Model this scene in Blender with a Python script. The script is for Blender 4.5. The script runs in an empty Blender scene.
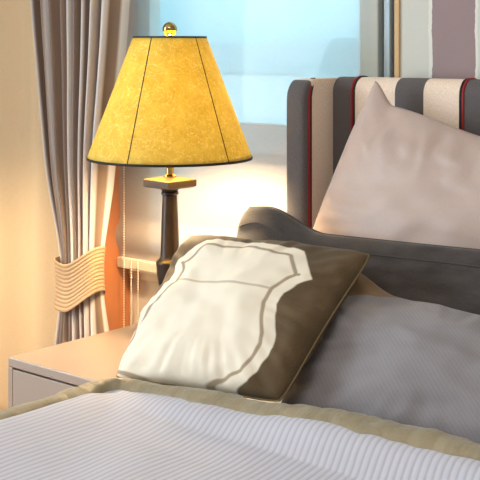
import bpy, bmesh, math, random
from mathutils import Vector, noise
random.seed(7)
SC = bpy.context.scene
COL = SC.collection
PI = math.pi

# ------------------------------------------------------------------ camera frame (metres; X along the window wall, Y towards it)
F = 1150.0; HZ = 45.0; TH = math.radians(40)
CAM = Vector((2.145, -1.712, 1.23))
RT = Vector((math.cos(TH), math.sin(TH), 0)); FW = Vector((-math.sin(TH), math.cos(TH), 0))
def P(px, py, Y):
    a = (px - 240) / F
    d = FW + RT * a
    t = (Y - CAM.y) / d.y
    return Vector((CAM.x + d.x * t, Y, CAM.z - (py - HZ) / F * t))
def XW(px, Y): return P(px, 0, Y).x

# ------------------------------------------------------------------ helpers
def link(o):
    COL.objects.link(o); return o
def tag(o, label=None, cat=None, group=None, kind=None):
    for k, v in (('label', label), ('category', cat), ('group', group), ('kind', kind)):
        if v: o[k] = v
    return o
def empty(name, loc, label, cat, group=None):
    o = link(bpy.data.objects.new(name, None)); o.location = loc; o.empty_display_size = .05
    return tag(o, label, cat, group)
def mobj(name, bm, mats, parent=None, smooth=True, angle=None, origin=None):
    me = bpy.data.meshes.new(name)
    bmesh.ops.recalc_face_normals(bm, faces=bm.faces)
    if origin is not None: bmesh.ops.translate(bm, verts=bm.verts, vec=-Vector(origin))
    bm.to_mesh(me); bm.free()
    for m in (mats if isinstance(mats, (list, tuple)) else [mats]): me.materials.append(m)
    for p in me.polygons: p.use_smooth = smooth
    if angle:
        try: me.set_sharp_from_angle(angle=math.radians(angle))
        except Exception: pass
    o = link(bpy.data.objects.new(name, me))
    if origin is not None: o.location = origin
    if parent:
        o.parent = parent
        if parent.parent: o.location = o.location - parent.location - parent.parent.location
        else: o.location = o.location - parent.location
    return o
def box(bm, x0, x1, y0, y1, z0, z1, bev=0.0, seg=2):
    vs = [bm.verts.new((x, y, z)) for z in (z0, z1) for y in (y0, y1) for x in (x0, x1)]
    fs = [bm.faces.new([vs[i] for i in f]) for f in ((0,2,3,1),(4,5,7,6),(0,1,5,4),(2,6,7,3),(0,4,6,2),(1,3,7,5))]
    if bev > 0:
        es = list({e for f in fs for e in f.edges})
        bmesh.ops.bevel(bm, geom=es, offset=bev, segments=seg, profile=.5, affect='EDGES')
def lathe(bm, prof, c=(0, 0), n=48, close=False):
    rings = []
    for r, z in prof:
        rings.append([bm.verts.new((c[0] + r * math.cos(2*PI*i/n), c[1] + r * math.sin(2*PI*i/n), z)) for i in range(n)])
    for a, b in zip(rings, rings[1:]):
        for i in range(n):
            bm.faces.new((a[i], a[(i+1) % n], b[(i+1) % n], b[i]))
    if close:
        bm.faces.new(rings[0]); bm.faces.new(rings[-1])
def prism(bm, rings):
    """list of equal-length vertex rings, capped"""
    R = [[bm.verts.new(p) for p in r] for r in rings]
    n = len(R[0])
    for a, b in zip(R, R[1:]):
        for i in range(n): bm.faces.new((a[i], a[(i+1) % n], b[(i+1) % n], b[i]))
    bm.faces.new(R[0]); bm.faces.new(R[-1])
def tube(bm, pts, r, n=8, closed=False, rfun=None):
    pts = [Vector(p) for p in pts]; rings = []; m = len(pts)
    up = Vector((0.13, 0.07, 1)).normalized()
    for i, p in enumerate(pts):
        a = pts[(i-1) % m] if (closed or i > 0) else p
        b = pts[(i+1) % m] if (closed or i < m-1) else p
        t = (b - a).normalized()
        s = t.cross(up)
        if s.length < 1e-3: s = t.cross(Vector((1, 0, 0)))
        s.normalize(); w = s.cross(t)
        rr = rfun(i / max(1, m-1)) if rfun else r
        rings.append([bm.verts.new(p + s * rr * math.cos(2*PI*k/n) + w * rr * math.sin(2*PI*k/n)) for k in range(n)])
    for i in range(m if closed else m-1):
        a, b = rings[i], rings[(i+1) % m]
        for k in range(n): bm.faces.new((a[k], a[(k+1) % n], b[(k+1) % n], b[k]))
    if not closed:
        bm.faces.new(rings[0]); bm.faces.new(rings[-1])
def gridmesh(bm, fn, nu, nv):
    V = [[bm.verts.new(fn(i/nu, j/nv)) for i in range(nu+1)] for j in range(nv+1)]
    for j in range(nv):
        for i in range(nu):
            bm.faces.new((V[j][i], V[j][i+1], V[j+1][i+1], V[j+1][i]))
    return V
def sstep(a, b, x):
    t = max(0., min(1., (x-a)/(b-a))); return t*t*(3-2*t)
def interp(keys, x):
    if x <= keys[0][0]: return keys[0][1]
    for (a, va), (b, vb) in zip(keys, keys[1:]):
        if x <= b:
            t = (x-a)/(b-a); t = t*t*(3-2*t)
            return va + (vb-va)*t
    return keys[-1][1]
def smooth_interp(keys, x):
    def lin(x):
        if x <= keys[0][0]: return keys[0][1]
        for (a, va), (b, vb) in zip(keys, keys[1:]):
            if x <= b: return va + (vb-va)*(x-a)/(b-a)
        return keys[-1][1]
    return sum(lin(x + 6*k) for k in range(-7, 8))/15
def nz(x, y, z=0): return noise.noise(Vector((x, y, z)))

# ------------------------------------------------------------------ materials
def srgb(r, g, b):
    f = lambda c: (c/255/12.92) if c/255 <= .04045 else ((c/255+.055)/1.055)**2.4
    return (f(r), f(g), f(b), 1)
class MT:
    def __init__(s, name):
        s.m = bpy.data.materials.new(name); s.m.use_nodes = True
        s.nt = s.m.node_tree; s.N = s.nt.nodes; s.L = s.nt.links
        s.b = s.N['Principled BSDF']; s.out = s.N['Material Output']
    def n(s, t, **kw):
        o = s.N.new(t)
        for k, v in kw.items(): setattr(o, k, v)
        return o
    def coord(s, which='Object', scale=None):
        tc = s.n('ShaderNodeTexCoord')
        if scale is None: return tc.outputs[which]
        mp = s.n('ShaderNodeMapping'); mp.inputs['Scale'].default_value = scale
        s.L.new(tc.outputs[which], mp.inputs[0]); return mp.outputs[0]
    def noise(s, vec, scale, detail=3, rough=.55):
        t = s.n('ShaderNodeTexNoise'); t.inputs['Scale'].default_value = scale
        t.inputs['Detail'].default_value = detail; t.inputs['Roughness'].default_value = rough
        s.L.new(vec, t.inputs['Vector']); return t.outputs['Fac']
    def ramp(s, fac, stops, interp='LINEAR'):
        r = s.n('ShaderNodeValToRGB'); e = r.color_ramp.elements
        r.color_ramp.interpolation = interp
        while len(e) < len(stops): e.new(.5)
        for q, (p, c) in zip(e, stops): q.position = p; q.color = c
        s.L.new(fac, r.inputs[0]); return r.outputs[0]
    def math(s, op, a, b=None, c=None):
        m = s.n('ShaderNodeMath', operation=op)
        for i, v in enumerate((a, b, c)):
            if v is None: continue
            if isinstance(v, (int, float)): m.inputs[i].default_value = v
            else: s.L.new(v, m.inputs[i])
        return m.outputs[0]
    def mix(s, fac, a, b):
        m = s.n('ShaderNodeMix', data_type='RGBA')
        for i, v in ((0, fac), (6, a), (7, b)):
            if isinstance(v, (int, float, tuple)): m.inputs[i].default_value = v
            else: s.L.new(v, m.inputs[i])
        return m.outputs[2]
    def bump(s, h, strength=.3, dist=.002, prev=None):
        b = s.n('ShaderNodeBump'); b.inputs['Strength'].default_value = strength; b.inputs['Distance'].default_value = dist
        s.L.new(h, b.inputs['Height'])
        if prev is not None: s.L.new(prev, b.inputs['Normal'])
        return b.outputs[0]
    def set(s, col=None, rough=None, metal=None, normal=None, **kw):
        for k, v in (('Base Color', col), ('Roughness', rough), ('Metallic', metal), ('Normal', normal)):
            if v is None: continue
            if isinstance(v, (int, float, tuple)): s.b.inputs[k].default_value = v
            else: s.L.new(v, s.b.inputs[k])
        for k, v in kw.items(): s.b.inputs[k.replace('_', ' ')].default_value = v
        return s
def simple(name, col, rough=.5, metal=0, nscale=None, namp=.06, bumpd=0, **kw):
    t = MT(name); c = srgb(*col)
    if nscale:
        f = t.noise(t.coord(), nscale)
        d = tuple(x*(1-namp) for x in c[:3]) + (1,); l = tuple(min(1, x*(1+namp)) for x in c[:3]) + (1,)
        cc = t.ramp(f, [(.3, d), (.7, l)])
        t.set(cc, rough, metal, t.bump(f, .4, bumpd) if bumpd else None, **kw)
    else: t.set(c, rough, metal, **kw)
    return t.m
def fabric(name, c1, c2, rough=.85, thread=900, bd=.0006, mottle=14, sheen=.15, fold=None):
    """woven cloth: crossing threads and a slow mottling"""
    t = MT(name); v = t.coord('UV')
    w1 = t.noise(t.coord('UV', (thread*.12, thread, 1)), 1, 2)
    w2 = t.noise(t.coord('UV', (thread, thread*.12, 1)), 1, 2)
    w = t.math('MULTIPLY_ADD', w1, .5, t.math('MULTIPLY', w2, .5))
    m = t.noise(v, mottle, 3)
    f = t.math('MULTIPLY_ADD', m, .45, t.math('MULTIPLY', w, .55))
    nb = t.bump(w, .5, bd)
    if fold: nb = t.bump(t.noise(t.coord('UV', fold), 1, 3, .5), 1, .008, nb)
    t.set(t.ramp(f, [(.36, srgb(*c1)), (.64, srgb(*c2))]), rough, 0, nb, Sheen_Weight=sheen, Specular_IOR_Level=.25)
    return t.m

M = {}
M['wall'] = simple('painted_plaster', (214, 205, 188), .8, nscale=60, namp=.03, bumpd=.001)
M['ceiling'] = simple('ceiling_paint', (228, 226, 220), .9)
M['lacquer'] = simple('taupe_lacquer', (160, 142, 127), .32, nscale=7, namp=.03, Coat_Weight=.3, Coat_Roughness=.12)
M['bronze'] = simple('dark_bronze', (50, 39, 32), .36, .4, nscale=25, namp=.15)
M['brass'] = simple('antique_brass', (176, 150, 96), .12, 1.0)
M['trim_black'] = simple('black_braid', (28, 24, 22), .7)
M['white_frame'] = simple('white_window_frame', (205, 212, 210), .4)
M['grey_frame'] = simple('grey_aluminium', (120, 124, 126), .35, .4)
M['blue_frame'] = simple('pale_aluminium', (172, 188, 198), .35, .2)
M['tan_trim'] = simple('tan_trim', (206, 170, 120), .5)
M['sill'] = simple('sill_paint', (226, 214, 190), .5)
M['bead'] = simple('bead_plastic', (228, 218, 198), .3)
M['red'] = simple('red_piping', (150, 24, 26), .6)
M['black'] = simple('black_piping', (34, 30, 32), .7)
M['mattress'] = simple('mattress_ticking', (222, 220, 216), .9, nscale=80)
M['dark_base'] = simple('bed_base_cloth', (84, 80, 80), .9, nscale=90, namp=.15)

# oak floor
t = MT('oak_floor')
g = t.noise(t.coord('Object', (2, 30, 1)), 3, 4)
pl = t.n('ShaderNodeTexBrick'); pl.inputs['Scale'].default_value = 1; pl.inputs['Mortar Size'].default_value = .003
pl.inputs['Brick Width'].default_value = 1.2; pl.inputs['Row Height'].default_value = .14
pl.inputs['Color1'].default_value = (.8, .8, .8, 1); pl.inputs['Color2'].default_value = (1, 1, 1, 1); pl.inputs['Mortar'].default_value = (.3, .3, .3, 1)
t.L.new(t.coord(), pl.inputs['Vector'])
c = t.ramp(g, [(.3, srgb(150, 100, 60)), (.7, srgb(186, 134, 86))])
mm = t.n('ShaderNodeMix', data_type='RGBA', blend_type='MULTIPLY'); mm.inputs[0].default_value = 1
t.L.new(c, mm.inputs[6]); t.L.new(pl.outputs[0], mm.inputs[7]); t.set(mm.outputs[2], .4); M['floor'] = t.m

# striped painted wall (world X thresholds; the wall object sits at the origin)
t = MT('hand_painted_wall_stripes')
co = t.coord(); sx = t.n('ShaderNodeSeparateXYZ'); t.L.new(co, sx.inputs[0])
wob = t.math('MULTIPLY', t.math('SUBTRACT', t.noise(t.coord('Object', (0, 1, 1)), 22, 4), .5), .012)
x = t.math('ADD', sx.outputs[0], wob)
WY = .70
xa, xb = XW(432, WY), XW(474.5, WY)
per = (xb - xa) * 1.95
ph = t.math('FRACT', t.math('DIVIDE', t.math('SUBTRACT', x, xa), per))
fr = (xb - xa) / per
pale, mauve, raw = srgb(205, 206, 198), srgb(150, 130, 131), srgb(222, 222, 212)
c = t.ramp(ph, [(0, mauve), (fr, mauve), (fr+.005, raw), (fr+.035, pale), (.945, pale), (.955, raw), (.995, raw)], 'CONSTANT')
f = t.noise(t.coord(), 70, 3)
t.set(c, .75, 0, t.bump(f, .5, .0012)); M['wall_stripe'] = t.m

# headboard upholstery: stripes by position along the headboard
def stripes_material(name, stops, axis):
    t = MT(name); co = t.coord(); sx = t.n('ShaderNodeSeparateXYZ'); t.L.new(co, sx.inputs[0])
    f = t.math('DIVIDE', sx.outputs[axis], 2.0)
    col = t.ramp(f, [(p/2.0, c) for p, c in stops], 'CONSTANT')
    w = t.noise(t.coord('Object', (420, 420, 420)), 1, 2)
    w2 = t.noise(t.coord('Object', (1100, 1100, 140)), 1, 1)
    k = t.ramp(t.math('MULTIPLY_ADD', w, .5, t.math('MULTIPLY', w2, .5)), [(.35, (.78, .78, .78, 1)), (.65, (1.12, 1.12, 1.12, 1))])
    mm = t.n('ShaderNodeMix', data_type='RGBA', blend_type='MULTIPLY'); mm.inputs[0].default_value = 1
    t.L.new(col, mm.inputs[6]); t.L.new(k, mm.inputs[7])
    t.set(mm.outputs[2], .88, 0, t.bump(w, .35, .0008), Sheen_Weight=.1, Specular_IOR_Level=.2); return t.m
DK, CR = srgb(100, 94, 94), srgb(246, 224, 204)

# lampshade: crinkled parchment that lets the bulb glow through
t = MT('parchment_shade')
co = t.coord()
n1 = t.noise(t.coord('Object', (1, 1, .8)), 26, 5, .7)
def fibres(scale, sc):
    n_ = t.noise(t.coord('Object', sc), scale, 2, .5)
    return t.ramp(t.math('ABSOLUTE', t.math('SUBTRACT', n_, .5)), [(0, (1, 1, 1, 1)), (.014, (0, 0, 0, 1))])
crk = t.math('MAXIMUM', fibres(34, (1, 1, 1.6)), t.math('MULTIPLY', fibres(52, (1.4, 1.4, .8)), .8))
base = t.ramp(n1, [(.3, srgb(184, 162, 66)), (.7, srgb(216, 197, 98))])
colr = t.mix(t.math('MULTIPLY', crk, .6), base, srgb(252, 240, 178))
bp = t.bump(t.math('ADD', n1, t.math('MULTIPLY', crk, .4)), .4, .002)
t.set(colr, .7, 0, bp, Specular_IOR_Level=.2)
tr = t.n('ShaderNodeBsdfTranslucent'); t.L.new(t.mix(.5, colr, srgb(222, 202, 74)), tr.inputs[0])
mx = t.n('ShaderNodeMixShader'); mx.inputs[0].default_value = .20
t.L.new(t.b.outputs[0], mx.inputs[1]); t.L.new(tr.outputs[0], mx.inputs[2]); t.L.new(mx.outputs[0], t.out.inputs[0])
M['shade'] = t.m
t = MT('warm_bulb'); t.set((1, .8, .5, 1)); t.b.inputs['Emission Color'].default_value = (1, .75, .46, 1); t.b.inputs['Emission Strength'].default_value = 540
M['bulb'] = t.m

def sheer(name, col, transp, transl, rough=.9):
    t = MT(name)
    w = t.noise(t.coord('Object', (60, 60, 900)), 1, 2)
    c = srgb(*col)
    cc = t.ramp(w, [(.3, tuple(q*.93 for q in c[:3]) + (1,)), (.7, c)])
    d = t.n('ShaderNodeBsdfDiffuse'); t.L.new(cc, d.inputs[0])
    tl = t.n('ShaderNodeBsdfTranslucent'); t.L.new(cc, tl.inputs[0])
    tp = t.n('ShaderNodeBsdfTransparent')
    a = t.n('ShaderNodeMixShader'); a.inputs[0].default_value = transl
    t.L.new(d.outputs[0], a.inputs[1]); t.L.new(tl.outputs[0], a.inputs[2])
    b = t.n('ShaderNodeMixShader'); b.inputs[0].default_value = transp
    t.L.new(a.outputs[0], b.inputs[1]); t.L.new(tp.outputs[0], b.inputs[2])
    t.L.new(b.outputs[0], t.out.inputs[0]); return t.m
M['blind'] = sheer('sheer_blind_cloth', (232, 232, 228), .46, .4)
M['blind_lower'] = sheer('lined_blind_cloth', (198, 182, 168), .22, .18)
M['blind_hem'] = sheer('blind_hem_cloth', (238, 226, 204), .0, .15)
M['sheer'] = sheer('cream_sheer_cloth', (240, 216, 178), .04, .25)

# curtain: satin with woven vertical stripes (UV.x runs across the cloth)
t = MT('striped_satin_curtain')
uv = t.coord('UV'); sx = t.n('ShaderNodeSeparateXYZ'); t.L.new(uv, sx.inputs[0])
ph = t.math('FRACT', t.math('MULTIPLY', sx.outputs[0], 17))
c = t.ramp(ph, [(0, srgb(108, 88, 76)), (.40, srgb(134, 112, 96)), (.52, srgb(210, 206, 206)), (.86, srgb(190, 182, 178)), (1, srgb(108, 88, 76))])
w = t.noise(t.coord('UV', (900, 60, 1)), 1, 2)
t.set(c, .55, 0, t.bump(w, .2, .0006), Sheen_Weight=.3, Specular_IOR_Level=.4); M['curtain'] = t.m
M['tieback'] = simple('ribbed_tieback_cloth', (180, 150, 116), .75, nscale=120, namp=.06)

# duvet cover: corded stripe (UV.x in metres across the bed)
t = MT('corded_duvet_cover')
uv = t.coord('UV'); sx = t.n('ShaderNodeSeparateXYZ'); t.L.new(uv, sx.inputs[0])
ph = t.math('FRACT', t.math('DIVIDE', sx.outputs[0], .0128))
tri = t.math('ABSOLUTE', t.math('SUBTRACT', ph, .5))
c = t.ramp(tri, [(.10, srgb(192, 191, 201)), (.30, srgb(188, 186, 194)), (.42, srgb(173, 170, 176))])
fz = t.noise(t.coord('UV', (300, 300, 1)), 1, 2)
hgt = t.ramp(tri, [(0, (1, 1, 1, 1)), (.5, (0, 0, 0, 1))], 'EASE')
t.set(c, .8, 0, t.bump(hgt, .24, .0022, t.bump(fz, .2, .0005)), Sheen_Weight=.15, Specular_IOR_Level=.25); M['duvet'] = t.m
M['olive'] = fabric('olive_satin', (132, 120, 94), (154, 140, 112), .5, 700, .0004, 10, .2, (26, 9, 1))
M['dark_pillow'] = fabric('charcoal_weave', (52, 46, 44), (80, 73, 70), .9, 520, .0010, 9, .2)
M['cream_satin'] = fabric('blush_satin', (182, 160, 150), (196, 175, 164), .36, 900, .0002, 6, .2)
M['piping_dark'] = simple('charcoal_piping', (66, 62, 62), .85)
M['olive_piping'] = simple('olive_piping', (122, 104, 70), .8)

# grey pillow: fine slanting twill stripe
t = MT('grey_pinstripe')
uv = t.coord('UV'); sx = t.n('ShaderNodeSeparateXYZ'); t.L.new(uv, sx.inputs[0])
ph = t.math('FRACT', t.math('MULTIPLY', t.math('MULTIPLY_ADD', sx.outputs[1], .55, sx.outputs[0]), 92))
w = t.noise(t.coord('UV', (500, 500, 1)), 1, 2)
m = t.noise(t.coord('UV', (9, 9, 1)), 1, 3)
f = t.math('MULTIPLY_ADD', t.math('ABSOLUTE', t.math('SUBTRACT', ph, .5)), .22, t.math('MULTIPLY', w, .75))
f = t.math('MULTIPLY_ADD', m, .25, f)
gy = t.ramp(f, [(.30, srgb(120, 115, 118)), (.72, srgb(146, 140, 142))])
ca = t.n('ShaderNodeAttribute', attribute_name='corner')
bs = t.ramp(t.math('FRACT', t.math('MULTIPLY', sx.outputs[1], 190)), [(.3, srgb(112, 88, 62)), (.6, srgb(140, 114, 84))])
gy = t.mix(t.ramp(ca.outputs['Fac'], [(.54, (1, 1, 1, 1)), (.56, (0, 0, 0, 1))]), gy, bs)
t.set(gy, .85, 0, t.bump(f, .35, .0008), Sheen_Weight=.2, Specular_IOR_Level=.25); M['grey_pillow'] = t.m

# shield cushion: 'shield' holds the distance to the printed outline, 'bar' to its cross line
t = MT('shield_print_cushion')
at = t.n('ShaderNodeAttribute', attribute_name='shield'); ab = t.n('ShaderNodeAttribute', attribute_name='bar'); ad = t.n('ShaderNodeAttribute', attribute_name='rivet')
uvn = t.noise(t.coord('UV', (420, 420, 1)), 1, 2); mot = t.noise(t.coord('UV', (8, 8, 1)), 1, 3)
brown = t.ramp(t.math('MULTIPLY_ADD', uvn, .5, t.math('MULTIPLY', mot, .5)), [(.35, srgb(78, 62, 42)), (.65, srgb(104, 85, 60))])
cream, line = srgb(232, 221, 201), srgb(152, 132, 106)
d = t.math('MULTIPLY_ADD', at.outputs['Fac'], .5, .5)
edge = lambda p: (p*.5+.5)
bands = t.ramp(d, [(0, (0, 0, 0, 1)), (edge(-.006), (0, 0, 0, 1)), (edge(.006), (1, 1, 1, 1)), (1, (1, 1, 1, 1))])
ln = t.ramp(d, [(edge(.100), (0, 0, 0, 1)), (edge(.108), (1, 1, 1, 1)), (edge(.136), (1, 1, 1, 1)), (edge(.144), (0, 0, 0, 1))])
inside = t.ramp(d, [(edge(.10), (0, 0, 0, 1)), (edge(.11), (1, 1, 1, 1))])
bl = t.ramp(ab.outputs['Fac'], [(.011, (.6, .6, .6, 1)), (.018, (0, 0, 0, 1))])
rv = t.ramp(ad.outputs['Fac'], [(.016, (1, 1, 1, 1)), (.024, (0, 0, 0, 1))])
lm = t.math('MAXIMUM', t.math('MAXIMUM', ln, t.math('MULTIPLY', bl, inside)), rv)
pr = t.mix(t.math('MULTIPLY', lm, .9), cream, line)
t.set(t.mix(bands, brown, pr), .82, 0, t.bump(uvn, .3, .0007), Sheen_Weight=.1, Specular_IOR_Level=.25); M['shield'] = t.m

t = MT('window_glass')
gl = t.n('ShaderNodeBsdfGlossy'); gl.inputs['Roughness'].default_value = .02
tp = t.n('ShaderNodeBsdfTransparent'); tp.inputs[0].default_value = (.90, .97, .98, 1)
mx = t.n('ShaderNodeMixShader'); mx.inputs[0].default_value = .06
t.L.new(tp.outputs[0], mx.inputs[1]); t.L.new(gl.outputs[0], mx.inputs[2]); t.L.new(mx.outputs[0], t.out.inputs[0]); M['glass'] = t.m
M['facade'] = simple('pale_facade', (178, 222, 232), .8, nscale=.6, namp=.06)
M['slab'] = simple('concrete_slab', (140, 178, 190), .8)
M['far_glass'] = simple('far_window_glass', (196, 220, 228), .3)

# ------------------------------------------------------------------ the room
XL, XR, YB, ZC = -1.35, 3.6, -4.2, 2.7
def struct(name, bm, m, **kw):
    o = mobj(name, bm, m, smooth=False, **kw); return tag(o, kind='structure')
bm = bmesh.new(); box(bm, XL-.1, XR+.1, YB-.1, .95, -.1, 0); struct('floor', bm, M['floor'])
bm = bmesh.new(); box(bm, XL-.1, XR+.1, YB-.1, .95, ZC, ZC+.1); struct('ceiling', bm, M['ceiling'])
bm = bmesh.new(); box(bm, XL-.1, XL, YB, -2.9, 0, ZC); box(bm, XL-.1, XL, -.75, .95, 0, ZC); box(bm, XL-.1, XL, -2.9, -.75, 0, .1); box(bm, XL-.1, XL, -2.9, -.75, 2.4, ZC)
struct('wall_left', bm, M['wall'])
bm = bmesh.new(); box(bm, XR, XR+.1, YB, .95, 0, ZC); struct('wall_right', bm, M['wall'])
bm = bmesh.new(); box(bm, XL, XR, YB-.1, YB, 0, ZC); struct('wall_rear', bm, M['wall'])
# headboard wall, with the window opening
WXL = XW(103, WY); WXR = XW(397.5, WY); WZ0 = .53; WZ1 = 2.35
bm = bmesh.new(); box(bm, XL, WXL, WY, .95, 0, ZC); box(bm, WXL, WXR, .81, .95, 0, WZ0); box(bm, WXL, WXR, WY, .95, WZ1, ZC)
struct('wall_window', bm, M['wall'])
bm = bmesh.new(); box(bm, WXR, XR, WY, .95, 0, ZC); struct('wall_headboard', bm, M['wall_stripe'])
bm = bmesh.new(); box(bm, WXR-.006, WXR+.008, WY-.006, WY+.1, WZ0, WZ1+.02, .002); struct('trim_1', bm, M['tan_trim'])
# the left reveal, with the warm lamp light painted in as orange
warm_reveal = simple('warm_lit_reveal', (182, 114, 70), .55, nscale=9, namp=.08)
bm = bmesh.new(); box(bm, WXL-.01, WXL+.004, WY-.004, .93, 0, WZ1, .002); struct('trim_2', bm, warm_reveal)
bm = bmesh.new(); box(bm, WXL+.005, WXR, .803, .839, WZ0-.025, WZ0+.004, .004); struct('trim_3', bm, M['sill'])
# window: frame, glass
GY = .84
bm = bmesh.new()
x2 = WXR - .006
xs = [XW(361, GY), XW(380, GY)]
box(bm, WXL+.005, WXL+.06, GY, GY+.05, WZ0, WZ1, .004); box(bm, xs[0], xs[1], GY-.01, GY+.05, WZ0, WZ1, .004)
box(bm, WXL+.005, xs[1], GY, GY+.05, WZ0, WZ0+.06, .004); box(bm, WXL+.005, xs[1], GY, GY+.05, WZ1-.06, WZ1, .004)
win = tag(mobj('window_1', bm, M['white_frame'], smooth=False), kind='structure')
bm = bmesh.new(); box(bm, WXL+.06, xs[0], GY+.02, GY+.026, WZ0+.06, WZ1-.06); mobj('glass_pane', bm, M['glass'], win, False)
bm = bmesh.new(); box(bm, XW(380.5, GY), XW(386, GY), GY+.01, GY+.05, WZ0, WZ1, .002); mobj('seal_strip', bm, M['grey_frame'], win, False)
bm = bmesh.new(); box(bm, XW(386, GY), XW(392.5, GY), GY-.012, GY+.05, WZ0, WZ1, .003); mobj('guide_rail', bm, M['blue_frame'], win, False)
bm = bmesh.new(); box(bm, XW(392.5, GY), x2+.002, GY, GY+.05, WZ0, WZ1, .002); mobj('side_jamb', bm, M['grey_frame'], win, False)
bm = bmesh.new(); box(bm, XL, WXL-.35, WY-.012, WY, 0, .09, .003); struct('baseboard_window', bm, M['sill'])
# the building across the street
bld = empty('office_building', (0, 9.3, -6), 'pale blue building with a ledge, seen through the window blind', 'building')
bm = bmesh.new(); box(bm, -14, 6, 9.3, 12, -6, 7); mobj('facade', bm, M['facade'], bld, False)
bm = bmesh.new(); box(bm, -14, 6, 8.9, 9.29, .98, 1.22, .02); mobj('ledge', bm, M['slab'], bld, False)
bm = bmesh.new(); box(bm, -14, 6, 8.6, 9.29, -.35, -.15, .02); mobj('balcony_slab', bm, M['slab'], bld, False)
for k, (x0, x1) in enumerate(((-9.5, -8.2), (-7.4, -6.1), (-5.3, -4.0), (-3.2, -1.9))):
    bm = bmesh.new(); box(bm, x0, x1, 9.25, 9.31, -.1, .86); mobj('window_pane', bm, M['far_glass'], bld, False)

# ------------------------------------------------------------------ roman blind
BY = .765
bx0, bx1 = WXL + .006, XW(361, BY)
zb = P(125, 266, BY).z
blind = empty('roman_blind', ((bx0+bx1)/2, BY, WZ1), 'sheer cream roman blind hanging in the window behind the lamp', 'blind')
bm = bmesh.new()
def fn(u, v):
    z = WZ1 - .03 + (zb + .02 - WZ1 + .03) * v
    x = bx0 + (bx1-bx0) * u
    y = BY + .004*math.sin(z*21) + .004*nz(x*3, z*4)
    k = sstep(zb+.14, zb+.06, z)
    y -= .022 * math.sin(PI * max(0, min(1, (zb+.15 - z)/.11))) * (1 if z < zb+.15 else 0)
    return Vector((x, y, z))
gridmesh(bm, fn, 60, 160)
zf = P(262, 124, BY).z
cl = mobj('blind_cloth', bm, [M['blind'], M['blind_lower']], blind)
for p in cl.data.polygons:
    if p.center.z < zf: p.material_index = 1
bm = bmesh.new(); tube(bm, [(bx0, BY-.002, zf), (bx1, BY-.002, zf)], .0022, 8); mobj('fold_rod', bm, M['blind'], blind)
bm = bmesh.new(); box(bm, bx0+.001, bx1-.001, BY-.014, BY+.008, zb-.004, zb+.028, .004); mobj('bottom_hem', bm, M['blind_hem'], blind, False)
bm = bmesh.new(); box(bm, bx0, bx1, BY-.02, BY+.025, WZ1-.05, WZ1-.003, .004); mobj('head_rail', bm, M['white_frame'], blind, False)
def chain(px, z0, z1, yy):
    bm = bmesh.new(); x = XW(px, yy); z = z0; i = 0
    proto_n = 6
    while z > z1:
        bmesh.ops.create_icosphere(bm, subdivisions=1, radius=.0028, matrix=__import__('mathutils').Matrix.Translation((x, yy, z)))
        z -= .0078
    tube(bm, [(x, yy, z0), (x, yy, z1)], .0008, 5)
    return bm
cz = P(125, 327, BY-.03).z - .03
mobj('bead_chain', chain(124, WZ1-.03, cz, BY-.04), M['bead'], blind)
mobj('bead_chain', chain(131.2, zb+.03, cz-.01, BY-.03), M['bead'], blind)
mobj('bead_chain', chain(138, zb+.03, cz-.01, BY-.03), M['bead'], blind)

# ------------------------------------------------------------------ curtains
CY = .585
Z = lambda y: P(80, y, CY).z
KL = [(-365, 22), (0, 37), (100, 47), (200, 56), (250, 66), (300, 66), (345, 61), (480, 57), (560, 54)]
KR = [(-365, 136), (-60, 124), (60, 116), (130, 108), (200, 103.5), (245, 98), (290, 97), (345, 105), (480, 112), (560, 116)]
cur = empty('curtain', (XW(80, CY), CY, .01), 'striped taupe satin curtain drawn in at its waist by a band', 'curtain')
bm = bmesh.new(); uvs = {}
NP = 9.5
def pleat(u, z, y):
    squeeze = 1 - .6*math.exp(-((y-275)/70.)**2)
    s = u + .020*math.sin(9*u+1.3) + .012*math.sin(23*u) + .004*nz(z*1.3, u*3)
    w = math.sin(2*PI*NP*s + .22*nz(z*.7, u*4, 3))
    amp = (.042 + .014*nz(u*6, 2.2)) * squeeze
    return w*amp, math.cos(2*PI*NP*s)*.006
def fn(u, v):
    y = -365 + (560+350)*v
    xl, xr = XW(smooth_interp(KL, y), CY), XW(smooth_interp(KR, y), CY)
    z = max(.012, Z(y))
    dy, dx = pleat(u, z, y)
    bulge = .035*math.sin(PI*u) * math.exp(-((y-275)/60.)**2)
    return Vector((xl + (xr-xl)*u + dx, CY + dy - bulge*.6 , z))
V = gridmesh(bm, fn, 260, 120)
uvl = bm.loops.layers.uv.new('UVMap')
idx = {V[j][i]: (i/260, j/120) for j in range(121) for i in range(261)}
for f in bm.faces:
    for l in f.loops: l[uvl].uv = idx[l.vert]
o = mobj('cloth', bm, M['curtain'], cur)
sm = o.modifiers.new('thick', 'SOLIDIFY'); sm.thickness = .0015
# tieback: a ribbed band round the curtain, higher at the window side
tb_c = Vector((XW(82.5, CY), CY-.012, Z(279)))
bm = bmesh.new()
rx, ry = (XW(101.5, CY)-XW(57.5, CY))/2 - .010, .042
hh = (Z(262) - Z(309))/2
def fn(u, v):
    a = 2*PI*u
    rib = .0020*abs(math.sin(PI*12*v))
    cx, sy = math.cos(a), math.sin(a)
    flare = .006*abs(2*v-1)**2
    p = 4.0
    den = (abs(cx)**2.6 + abs(sy)**2.6)**(1/2.6)
    x = tb_c.x + (rx + rib + flare*.4)*cx/den; yv = tb_c.y + (ry + rib + flare)*sy/den
    tilt = .058*max(0., min(1., (cx/den + .25)/1.25))**1.6 - .010
    sc = 1 - .06*cx
    z = tb_c.z + tilt - .004 + hh*(2*v-1)*sc - .006*(1-abs(cx))*(-sy)
    return Vector((x, yv, z))
gridmesh(bm, fn, 96, 88)
bmesh.ops.remove_doubles(bm, verts=bm.verts, dist=1e-5)
o = mobj('curtain_tieback', bm, M['tieback'], origin=tb_c)
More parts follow.
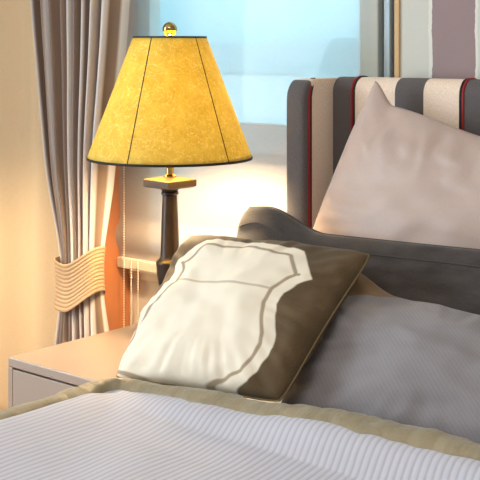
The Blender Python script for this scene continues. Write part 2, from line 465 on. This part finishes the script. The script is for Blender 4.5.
o.modifiers.new('thick', 'SOLIDIFY').thickness = .003
tag(o, 'ribbed beige cloth band gathering the striped curtain at its waist', 'curtain tieback')
# plain cream curtain to the left
bm = bmesh.new()
sx0, sx1 = XL+.02, XW(62, .655)
def fn(u, v):
    x = sx0 + (sx1-sx0)*u; z = 2.45*(1-v) + .015*v
    y = .66 + .012*math.sin(31*x + .4*nz(z, x)) + .010*math.sin(13*x+1) + .006*nz(x*5, z*.8)
    return Vector((x, y, z))
gridmesh(bm, fn, 120, 40)
o = mobj('sheer_curtain', bm, M['sheer'], origin=((sx0+sx1)/2, .66, .015)); o.modifiers.new('thick', 'SOLIDIFY').thickness = .001
tag(o, 'plain cream curtain hanging nearly flat left of the striped curtain', 'curtain')
bm = bmesh.new(); tube(bm, [(XL+.002, .625, 2.46), (WXR+.15, .625, 2.46)], .014, 12); rod = mobj('curtain_rod', bm, M['grey_frame'], origin=(XL+.002, .625, 2.46))
tag(rod, 'grey rod above the window carrying both curtains', 'curtain rod')

# ------------------------------------------------------------------ nightstand
NW, ND, NH = .40, .50, .50
ns = empty('nightstand', (NW/2, ND/2, 0), 'glossy taupe bedside cabinet with a drawer, under the lamp', 'nightstand')
bm = bmesh.new()
box(bm, 0, NW, 0, ND, NH-.022, NH, .0025)
mobj('top', bm, M['lacquer'], ns, False)
bm = bmesh.new()
box(bm, 0, .016, 0, ND, .06, NH-.0222, .0015); box(bm, NW-.016, NW, 0, ND, .06, NH-.0222, .0015)
box(bm, .0162, NW-.0162, .022, ND, .06, NH-.0222); box(bm, .0162, NW-.0162, 0, .022, .06, .078, .0015)
mobj('carcass', bm, M['lacquer'], ns, False)
bm = bmesh.new(); box(bm, .0168, NW-.0168, .0005, .0215, .28, NH-.0262, .001); dr = mobj('drawer', bm, M['lacquer'], ns, False)
bm = bmesh.new(); box(bm, .0168, NW-.0168, .0005, .0215, .081, .276, .001); mobj('drawer', bm, M['lacquer'], ns, False)
bm = bmesh.new(); box(bm, .03, NW-.03, .03, ND-.02, 0, .0599); mobj('plinth', bm, M['dark_base'], ns, False)

# ------------------------------------------------------------------ table lamp
LX, LY = .114, .429
S = 2.945/F
LZ = lambda y: CAM.z - (y-HZ)*S
lamp = empty('table_lamp', (LX, LY, NH), 'lit bedside lamp with yellow parchment shade and dark bronze column', 'table lamp')
def sq(r, z, rot=0):
    return [Vector((LX + r*math.cos(rot+PI/4+k*PI/2), LY + r*math.sin(rot+PI/4+k*PI/2), z)) for k in range(4)]
RO = math.radians(-5)
bm = bmesh.new(); r0 = .078
prism(bm, [sq(r0, NH, RO), sq(r0, NH+.022, RO), sq(r0*.86, NH+.030, RO), sq(r0*.80, NH+.034, RO)])
mobj('base', bm, M['bronze'], lamp, False)
bm = bmesh.new()
lathe(bm, [(.030, NH+.034), (.031, NH+.045), (.020, NH+.052), (.017, LZ(303)), (.021, LZ(294)), (.029, LZ(284)), (.0335, LZ(274)), (.0345, LZ(266)),
           (.0355, LZ(264.5)), (.0360, LZ(262.5)), (.0350, LZ(261)), (.0300, LZ(259.5)), (.0250, LZ(257)), (.0240, LZ(250)),
           (.0220, LZ(225)), (.0190, LZ(197)), (.0190, LZ(195)), (.0225, LZ(194)), (.0225, LZ(192)), (.0195, LZ(191)), (.0230, LZ(189.5)), (.026, LZ(187.2))], (LX, LY), 48, True)
mobj('column', bm, M['bronze'], lamp, True, 35)
bm = bmesh.new(); rp = .0680
prism(bm, [sq(rp*.9, LZ(187.2), RO), sq(rp, LZ(185.8), RO), sq(rp, LZ(179.6), RO), sq(rp*.93, LZ(178.6), RO), sq(rp*.4, LZ(176.8), RO)])
mobj('cap_plate', bm, M['bronze'], lamp, False)
bm = bmesh.new(); lathe(bm, [(.016, LZ(177.4)), (.016, LZ(175.5)), (.010, LZ(174)), (.010, LZ(168)), (.017, LZ(167)), (.017, .985)], (LX, LY), 24, True)
mobj('socket', bm, M['brass'], lamp, True, 40)
zt, zbm, rt, rb = LZ(37.5), LZ(157.5), 36.3*S, 82*S
bm = bmesh.new()
N = 120
lathe(bm, [(rb + (rt-rb)*k/24, zbm + (zt-zbm)*k/24) for k in range(25)], (LX, LY), N)
shade = mobj('lamp_shade', bm, M['shade'], lamp, origin=(LX, LY, zbm))
shade.modifiers.new('thick', 'SOLIDIFY').thickness = -.0012
def ring(r, z, h, th=.0022):
    bm = bmesh.new()
    pr = [(r, z-h), (r+th, z-h), (r+th, z+h), (r, z+h), (r, z-h)]
    lathe(bm, pr, (LX, LY), 96); return bm
mobj('top_trim', ring(rt-.0004, zt, .0030), M['trim_black'], shade)
mobj('bottom_trim', ring(rb-.0004, zbm, .0030), M['trim_black'], shade)
camdir = math.atan2(CAM.y-LY, CAM.x-LX)
for k in range(5):
    a = camdir - math.radians(29) + k*math.radians(72)
    bm = bmesh.new()
    tube(bm, [(LX + (rb+(rt-rb)*q+.0006)*math.cos(a), LY + (rb+(rt-rb)*q+.0006)*math.sin(a), zbm+(zt-zbm)*q) for q in [i/12 for i in range(13)]], .0016, 6)
    mobj('seam_trim', bm, M['trim_black'], shade)
bm = bmesh.new()
for a in (0, 2*PI/3, 4*PI/3):
    tube(bm, [(LX, LY, zt-.012), (LX+rt*math.cos(a), LY+rt*math.sin(a), zt-.002)], .0018, 6)
tube(bm, [(LX + .052*math.sin(PI*q)*1.0, LY, .985 + (zt-.012-.985)*q) for q in [i/20 for i in range(21)]], .0017, 6)
tube(bm, [(LX - .052*math.sin(PI*q)*1.0, LY, .985 + (zt-.012-.985)*q) for q in [i/20 for i in range(21)]], .0017, 6)
mobj('harp', bm, M['brass'], lamp)
bm = bmesh.new()
zc = LZ(29.3); rf = 7.4*S
lathe(bm, [(.006, zt-.012), (.006, zc-rf*1.02), (.009, zc-rf*.95)] + [(rf*math.sin(q), zc - rf*math.cos(q)) for q in [PI*(.16+.82*i/16) for i in range(17)]] + [(.0005, zc+rf)], (LX, LY), 32, True)
mobj('finial', bm, M['brass'], lamp)
bm = bmesh.new()
lathe(bm, [(.012, .986), (.013, 1.0)] + [(.013 + .020*math.sin(PI*q**1.5), 1.01+.155*q) for q in [i/14 for i in range(1, 14)]] + [(.009, 1.1665), (.001, 1.169)], (LX, LY), 24, True)
mobj('bulb', bm, M['bulb'], lamp)

# ------------------------------------------------------------------ bed: base, mattress, winged headboard
HF = .619                       # front face of the headboard
HZT = CAM.z - .079              # its top
AX = XW(333, HF)                # inner corner of the wing
BX1 = AX + 1.60
bed = empty('bed', ((AX+BX1)/2, -.4, 0), 'bed with a tall winged headboard in charcoal and cream stripes', 'bed')
bm = bmesh.new(); box(bm, AX+.005, BX1-.005, -1.45, HF-.005, .06, .28, .02); mobj('base', bm, M['dark_base'], bed, False)
bm = bmesh.new(); box(bm, AX+.005, BX1-.005, -1.45, HF-.005, .281, .50, .045, 4); mobj('mattress', bm, M['mattress'], bed)
for fx in (AX+.08, BX1-.08):
    for fy in (-1.38, .5):
        bm = bmesh.new(); box(bm, fx-.03, fx+.03, fy-.03, fy+.03, 0, .0599, .004); mobj('foot', bm, M['dark_base'], bed, False)
Xs = lambda px: XW(px, HF) - AX
base_st = [(0, DK), (Xs(352.5), CR), (Xs(392.5), DK), (Xs(422), CR), (Xs(459), DK)]
x = Xs(459); w = Xs(395)-Xs(352.5); dkw = Xs(423)-Xs(395)
seq = [(DK, dkw*1.25), (CR, w), (DK, dkw), (CR, w*.9)]
i = 0; first = True
while x < 1.6 and len(base_st) < 28:
    cN, ww = seq[i % 4]
    if not first: base_st.append((x, cN))
    first = False; x += ww; i += 1
M['hb'] = stripes_material('striped_upholstery', base_st, 0)
bm = bmesh.new()
# panel with a rounded top roll
prof = [(HF, .10)] + [(HF, HZT-.05)]
rr = .036
prof += [(HF+rr-rr*math.cos(q), HZT-rr+rr*math.sin(q)) for q in [PI/2*i/8 for i in range(0, 9)]]
prof += [(HF+.072-.02+.02*math.sin(q), HZT-.02+.02*math.cos(q)) for q in [PI/2*i/4 for i in range(5)]] + [(HF+.072, .10)]
prism(bm, [[Vector((xx, y, z)) for y, z in prof] for xx in (AX, BX1)])
hb = mobj('headboard', bm, M['hb'], bed, True, 50, origin=(AX, HF, 0))
def hb_line(xx, off=0):
    return [(xx, y-.0 if i else y, z) for i, (y, z) in enumerate(prof[:-1])]
def strip(pts, r):
    bm = bmesh.new(); tube(bm, pts, r, 8); return bm
for xx in [AX+Xs(352)] + [AX+Xs(463)]:
    mobj('red_piping', strip(hb_line(xx), .0035), M['red'], hb)
    mobj('black_piping', strip(hb_line(xx + (.006 if xx < AX+.2 else -.007)), .0030), M['black'], hb)
# wings (left, and the matching one at the far side of the bed)
WT = .0576; WF = .515
M['wing'] = stripes_material('wing_upholstery', [(0, DK), (.030, CR), (.30, CR)], 1)
def wing(x_in, sgn):
    x_out = x_in - sgn*WT
    bm = bmesh.new(); rings = []
    # horizontal outline with a rounded front, raised along z with a rounded top-front corner
    n = 10
    def outline(yfront, z):
        pts = [Vector((x_out, HF+.072, z))]
        r = WT*.32
        yf = max(yfront, WF-.018)
        for k in range(n+1):
            a = PI*k/n
            cxx = (x_in+x_out)/2 - sgn*(WT/2)*math.copysign(abs(math.cos(a))**.55, math.cos(a))
            pts.append(Vector((cxx, yf + r - r*abs(math.sin(a))**.6, z)))
        pts.append(Vector((x_in, HF+.072, z)))
        return pts
    zs = [.10, .4, .7, .9, 1.0, HZT-.055]
    rings = [outline(WF-.018, z) for z in zs]
    R = .05
    for k in range(1, 11):
        q = PI/2*k/10
        rings.append(outline(WF-.018 + R*(1-math.cos(q))*.85, HZT-R+R*math.sin(q) - .004))
    prism(bm, rings)
    o = mobj('wing', bm, M['wing'], bed, True, 60, origin=(x_in, WF-.018, 0))
    xx = x_in + sgn*.0005
    def yy(z):
        return WF + .005
    zz = [.10 + (HZT-.05-.10)*i/10 for i in range(11)]
    ptsR = [(x_in, WF+.004, z) for z in zz] ; ptsK = [(x_in, WF+.0105, z) for z in zz]
    for k in range(1, 11):
        q = PI/2*k/10
        ptsR.append((x_in - sgn*.022*(1-math.cos(q))**1.5, WF+.004 + R*(1-math.cos(q))*.85, HZT-R+R*math.sin(q)-.004))
        ptsK.append((x_in - sgn*.020*(1-math.cos(q))**1.5, WF+.0105 + R*(1-math.cos(q))*.85, HZT-R+R*math.sin(q)-.004))
    mobj('red_piping', strip(ptsR, .0036), M['red'], o)
    mobj('black_piping', strip(ptsK, .0034), M['black'], o)
wing(AX, 1); wing(BX1, -1)

# ------------------------------------------------------------------ duvet
DX0 = .455; DX1 = BX1+.03
YT = -.112
def ridge(x): return .565 + .024*sstep(.44, .80, x) + .020*sstep(.78, 1.02, x) + .004*nz(x*6, 1.5)
def dz(x, y):
    pl = .546 - .022*sstep(DX0, .75, x)*sstep(-.12, -.3, y) + .006*nz(x*3.1, y*3.1, 4) + .003*nz(x*9, y*7, 8) + .005*nz(x*16+y*8, y*9, 2)*sstep(.75, .5, x)*sstep(-.4, -.2, y)
    k = sstep(-.200, -.150, y + .012*nz(x*4, 5.5))
    top = ridge(x) - .024 - .12*max(0, -.14 - y)
    return pl + (top-pl)*k
duv = empty('duvet', (1.2, -.7, .5), 'white corded duvet with olive edging spread over the bed', 'duvet')
bm = bmesh.new()
# across: hanging left side, rounded shoulder, top, (right side the same)
R = .045; HANG = .30
Ltop = DX1 - DX0 - 2*R
sTot = HANG + PI/2*R + Ltop + PI/2*R + HANG
def across(s):
    if s < HANG: return DX0 - .004*math.sin(s*30), 'side', HANG - s
    s -= HANG
    if s < PI/2*R:
        q = s/R; return DX0 + R - R*math.cos(q), 'round', R - R*math.sin(q)
    s -= PI/2*R
    if s < Ltop: return DX0 + R + s, 'top', 0
    s -= Ltop
    if s < PI/2*R:
        q = s/R; return DX1 - R + R*math.sin(q), 'round', R - R*math.cos(q)
    s -= PI/2*R
    return DX1, 'side', s
ss = []
s = 0
while s < sTot:
    ss.append(s); s += .02 if s < HANG or s > HANG+1.3 else .0075
ss.append(sTot)
ys = []; y = -.128
while y > -.55: ys.append(y); y -= .006
while y > -1.50: ys.append(y); y -= .03
V = []
uvd = {}
for y in ys:
    row = []
    for s in ss:
        x, kind, d = across(s)
        z = dz(x, y) - (d if kind == 'round' else (R + d if kind == 'side' else 0))
        v = bm.verts.new((x, y, z)); uvd[v] = (s, y); row.append(v)
    V.append(row)
for a, b in zip(V, V[1:]):
    for i in range(len(ss)-1): bm.faces.new((a[i], a[i+1], b[i+1], b[i]))
uvl = bm.loops.layers.uv.new('UVMap')
for f in bm.faces:
    for l in f.loops: l[uvl].uv = uvd[l.vert]
o = mobj('corded_cover', bm, M['duvet'], duv); o.modifiers.new('thick', 'SOLIDIFY').thickness = -.012
# olive edging: a soft roll along the head end, turning the corner and running off down the side
path = []
x = DX1 - .05
while x > DX0 + .075: path.append((x, YT, 1.0)); x -= .005
for k in range(1, 13):
    q = PI/2*k/12; path.append((DX0+.075-.06*math.sin(q), YT-.06+.06*math.cos(q), 1.0))
y = YT-.06
while y > -1.45:
    y -= .006; path.append((DX0+.015 - .012*sstep(YT-.06, YT-.3, y), y, 0))
bm = bmesh.new(); rings = []; n = 20; L = 0
uvr = {}
for i, (x, y, f) in enumerate(path):
    a = Vector(path[max(0, i-1)][:2]); b = Vector(path[min(len(path)-1, i+1)][:2])
    t = (b-a).normalized(); side = Vector((-t.y, t.x))
    if i: L += (Vector(path[i][:2])-Vector(path[i-1][:2])).length
    dside = max(0., (YT-.03) - y) if x < DX0+.08 else 0
    taper = max(.5, 1 - .4*sstep(0.02, .26, dside))
    g = nz(L*7, .3); g2 = nz(L*19, 4.4) + .6*nz(L*41, 8.4)
    hw = (.036 + .006*g2) * (.6+.4*taper); hv = (.027 + .010*g + .004*g2) * taper
    zc = (ridge(x) if dside == 0 else ridge(DX0)) - hv - sstep(0, .30, dside)*.010 - max(0, dside-.30)*.02 + .004*g
    ring = []
    for k in range(n):
        q = 2*PI*k/n
        wr = 1 + .24*nz(L*12 + 1.1*q, q*1.1, 2) + .13*nz(L*30 - 2.2*q, q*1.6, 5)
        cx, sz = math.cos(q), math.sin(q)
        px = side * (hw*cx*wr)
        v = bm.verts.new((x+px.x, y+px.y, zc + hv*math.copysign(abs(sz)**.8, sz)*wr)); uvr[v] = (L, k/n*.15); ring.append(v)
    rings.append(ring)
for a, b in zip(rings, rings[1:]):
    for k in range(n): bm.faces.new((a[k], a[(k+1) % n], b[(k+1) % n], b[k]))
bm.faces.new(rings[0]); bm.faces.new(rings[-1])
uvl = bm.loops.layers.uv.new('UVMap')
for f in bm.faces:
    for l in f.loops: l[uvl].uv = uvr[l.vert]
mobj('olive_edging', bm, M['olive'], duv)

# ------------------------------------------------------------------ pillows
def pillow(name, TL, TR, BR, BL, th, mat, label, kx=.07, ky=.07, n=90, back=.6, wrinkle=.004, pw=.42, warp=None, piping=None, prad=.003, attrs=None, seed=0, size=None, rnd=0, seam=None):
    TL, TR, BR, BL = map(Vector, (TL, TR, BR, BL))
    N = ((TR-TL)+(BR-BL)).cross((TL-BL)+(TR-BR)).normalized()      # towards the viewer for this winding
    if N.y > 0: N = -N
    def mid(u, v):
        uu = u*(1 - kx*(1-v*v))*math.sqrt(1-rnd*v**8); vv = v*(1 - ky*(1-u*u))*math.sqrt(1-rnd*u**8)
        a, b = (uu+1)/2, (vv+1)/2
        return (BL*(1-a)+BR*a)*(1-b) + (TL*(1-a)+TR*a)*b
    def pos(u, v, sgn):
        p = mid(u, v)
        prof = max(0, (1-u*u)*(1-v*v))**pw
        e = min(1-abs(u), 1-abs(v))
        w = wrinkle*(nz(u*2.2+seed, v*2.2, sgn)*1.5 + .7*nz(u*5+seed, v*5, 3+sgn))
        # gathers that run in from the corners and along the seam
        cr = max(abs(u), abs(v)); ang = math.atan2(v, u)
        w += wrinkle*.9*nz(ang*9+seed, 3.1, 7)*sstep(.45, .95, cr)*sstep(0, .10, e)
        f = th*prof*(1 if sgn > 0 else back)
        p = p + N*sgn*(f + w*min(1, prof*2.5))
        if warp: p = warp(p, u, v, sgn, N)
        return p
    bm = bmesh.new(); uvd = {}; par = {}
    lays = {k: bm.verts.layers.float.new(k) for k in attrs} if attrs else {}
    uvl = bm.loops.layers.uv.new('UVMap')
    q = lambda i: math.sin(PI/2*(2*i/n-1))*.5 + (2*i/n-1)*.5       # denser near the seams
    G = {}
    sz = size or (TR-TL).length
    for sgn in (1, -1):
        for j in range(n+1):
            for i in range(n+1):
                edge = i in (0, n) or j in (0, n)
                if edge and sgn < 0: G[(sgn, i, j)] = G[(1, i, j)]; continue
                u, v = q(i), q(j)
                vt = bm.verts.new(pos(u, v, sgn)); G[(sgn, i, j)] = vt
                uvd[vt] = (u*.5*sz, v*.5*sz); par[vt] = (u, v, sgn)
    for sgn in (1, -1):
        for j in range(n):
            for i in range(n):
                f = (G[(sgn, i, j)], G[(sgn, i+1, j)], G[(sgn, i+1, j+1)], G[(sgn, i, j+1)])
                bm.faces.new(f if sgn > 0 else f[::-1])
    for f in bm.faces:
        for l in f.loops: l[uvl].uv = uvd[l.vert]
    for k, lay in lays.items():
        for vt in bm.verts: vt[lay] = attrs[k](*par[vt])
    c = (TL+TR+BR+BL)/4; base = Vector((c.x, c.y, min(v.co.z for v in bm.verts)))
    loop = [pos(q(i), -1, 1) for i in range(n)] + [pos(1, q(j), 1) for j in range(n)] + [pos(q(n-i), 1, 1) for i in range(n)] + [pos(-1, q(n-j), 1) for j in range(n)]
    o = mobj(name, bm, mat, origin=base)
    tag(o, label, 'pillow' if 'pillow' in name else 'cushion')
    if piping:
        b2 = bmesh.new(); tube(b2, loop, prad, 6, closed=True); mobj('piping', b2, piping, o)
    if seam:
        b2 = bmesh.new(); tube(b2, [pos(-.97+1.94*i/80, seam - .1*(max(0, -.8-(-.97+1.94*i/80))/.2)**2, 1) + N*.0006 for i in range(81)], .0017, 6); mobj('seam', b2, piping, o)
    return o

# cream satin pillow standing against the headboard
pk = P(375, 81, .55)
bl = Vector((.46, .45, .535)); 
tr = Vector((pk.x+.66, .55, 1.10)); br = Vector((bl.x+.84, .45, .535))
def warp4(p, u, v, s, N):
    sag = (.050*sstep(-1.0, -.84, u) + .045*sstep(-.9, .1, u))*sstep(-.2, 1, v)
    p = p - Vector((0, 0, sag))
    p.y += -.0
    # creases under the sagging top seam
    p += N*(.0035*math.sin(u*27+v*9+4*nz(u*5,v*4))*math.exp(-((v-.72)/.18)**2)*sstep(-1, -.7, u))*(1 if s > 0 else 0)
    return p
pillow('pillow', pk, tr, br, bl, .082, M['cream_satin'], 'shiny blush satin pillow with a pointed corner, leaning on the striped headboard', kx=-.05, ky=.03, wrinkle=.007, pw=.5, warp=warp4, seed=3)

# long charcoal pillow in front of it
tl = P(244, 204, .375); tr3 = Vector((tl.x+.92, .375, .876)); bl3 = Vector((tl.x-.005, .27, .535)); br3 = Vector((tl.x+.92, .27, .535))
def warp3(p, u, v, s, N):
    p = p - Vector((0, 0, .050*sstep(-.88, -.50, u)*sstep(-.5, 1, v)))
    return p
pillow('pillow', tl, tr3, br3, bl3, .062, M['dark_pillow'], 'long charcoal woven pillow lying behind the shield cushion', kx=.02, ky=.02, wrinkle=.006, pw=.30, rnd=.09, warp=warp3, piping=M['piping_dark'], prad=.0028, seed=11, seam=.76)

# grey pinstripe pillow
def warp2(p, u, v, s, N):
    return p - Vector((0, 0, .038*sstep(-1, -.6, u)*sstep(-.3, 1, v)))
tl = P(350, 268, .265); tr2 = Vector((tl.x+.62, .265, .735)); bl2 = P(277, 410, .03); br2 = Vector((bl2.x+.66, .03, .53))
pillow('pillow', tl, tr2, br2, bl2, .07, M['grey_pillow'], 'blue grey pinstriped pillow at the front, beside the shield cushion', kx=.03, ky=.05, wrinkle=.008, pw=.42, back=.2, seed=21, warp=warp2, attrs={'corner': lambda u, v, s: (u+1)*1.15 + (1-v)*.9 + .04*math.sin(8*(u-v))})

# shield cushion
u0 = -.03
half = [(0, .85), (.15, .81), (.30, .79), (.42, .80), (.54, .77), (.80, .39), (.71, .27), (.65, .12), (.65, -.03), (.71, -.19), (.78, -.37), (.80, -.51), (.78, -.65), (.75, -.79), (.70, -.92), (.46, -1.06), (0, -1.2)]
poly = [(u0+x, y) for x, y in half] + [(u0-(.93 if y < -.55 and x > 0 else x)*(1.0+.2*sstep(.35, -.1, y)), y) for x, y in half[-2:0:-1]]
def sd(px, py):
    d = 9; ins = False; m = len(poly)
    for i in range(m):
        ax, ay = poly[i]; bx, by = poly[(i+1) % m]
        ex, ey = bx-ax, by-ay; wx, wy = px-ax, py-ay
        t = max(0, min(1, (wx*ex+wy*ey)/(ex*ex+ey*ey)))
        d = min(d, math.hypot(wx-ex*t, wy-ey*t))
        if (ay > py) != (by > py) and px < ax + (py-ay)/(by-ay)*ex: ins = not ins
    return d if ins else -d
attrs = {'shield': lambda u, v, s: sd(u, v) if s > 0 else -1,
         'bar': lambda u, v, s: abs(v - (.115 + .08*(u-u0)**2)) if s > 0 else 1,
         'rivet': lambda u, v, s: min(math.hypot(u-(u0+.67), v-.40), math.hypot(u-(u0-.67), v-.40)) if s > 0 else 1}
pillow('throw_cushion', P(190, 234, .215), P(374, 253, .215), P(281, 404, -.045), P(113, 379, -.075), .074, M['shield'], 'olive brown square cushion printed with a large cream shield',
       kx=.035, ky=.04, rnd=.07, n=150, wrinkle=.0075, pw=.40, piping=M['olive_piping'], prad=.0022, attrs=attrs, seed=31)

# ------------------------------------------------------------------ light
w = bpy.data.worlds.new('daylight'); SC.world = w; w.use_nodes = True
bg = w.node_tree.nodes['Background']; bg.inputs[0].default_value = (.66, .87, .98, 1); bg.inputs[1].default_value = 1.6
def area(name, loc, rot, sx, sy, e, col):
    l = bpy.data.lights.new(name, 'AREA'); l.shape = 'RECTANGLE'; l.size = sx; l.size_y = sy; l.energy = e; l.color = col
    o = link(bpy.data.objects.new(name, l)); o.location = loc; o.rotation_euler = rot; return o
# daylight through the big opening in the left wall, behind the camera's left
area('daylight_left_window', (XL-.12, -1.85, 1.3), (0, math.radians(-90), 0), 2.2, 2.1, 58, (.82, .91, 1))
# added soft fill under the ceiling, over the bed's foot; no fixture modelled
area('ceiling_fill', (1.5, -1.9, ZC-.02), (0, 0, 0), 1.4, 1.4, 22, (1, .97, .94))

# added unseen warm spot that gives the left curtain its low glow
sl = bpy.data.lights.new('curtain_fill', 'SPOT'); sl.energy = 26; sl.color = (1, .79, .50); sl.shadow_soft_size = .10; sl.spot_size = math.radians(98); sl.spot_blend = 1
so = link(bpy.data.objects.new('curtain_fill', sl)); so.location = (-1.0, -.05, .9)
so.rotation_euler = (Vector((-.5, .66, .02)) - so.location).to_track_quat('-Z', 'Y').to_euler()
cam = bpy.data.cameras.new('camera'); co = link(bpy.data.objects.new('camera', cam))
cam.sensor_width = 36; cam.lens = 36*F/480; cam.shift_y = -(240-HZ)/480
co.location = CAM; co.rotation_euler = (PI/2, 0, TH); cam.clip_start = .01
SC.camera = co
vs = SC.view_settings; vs.view_transform = 'Standard'; vs.look = 'None'; vs.exposure = .45; vs.gamma = 1; vs.use_curve_mapping = False
cy = SC.cycles; cy.use_denoising = True; cy.max_bounces = 10; cy.transparent_max_bounces = 12; cy.sample_clamp_indirect = 6
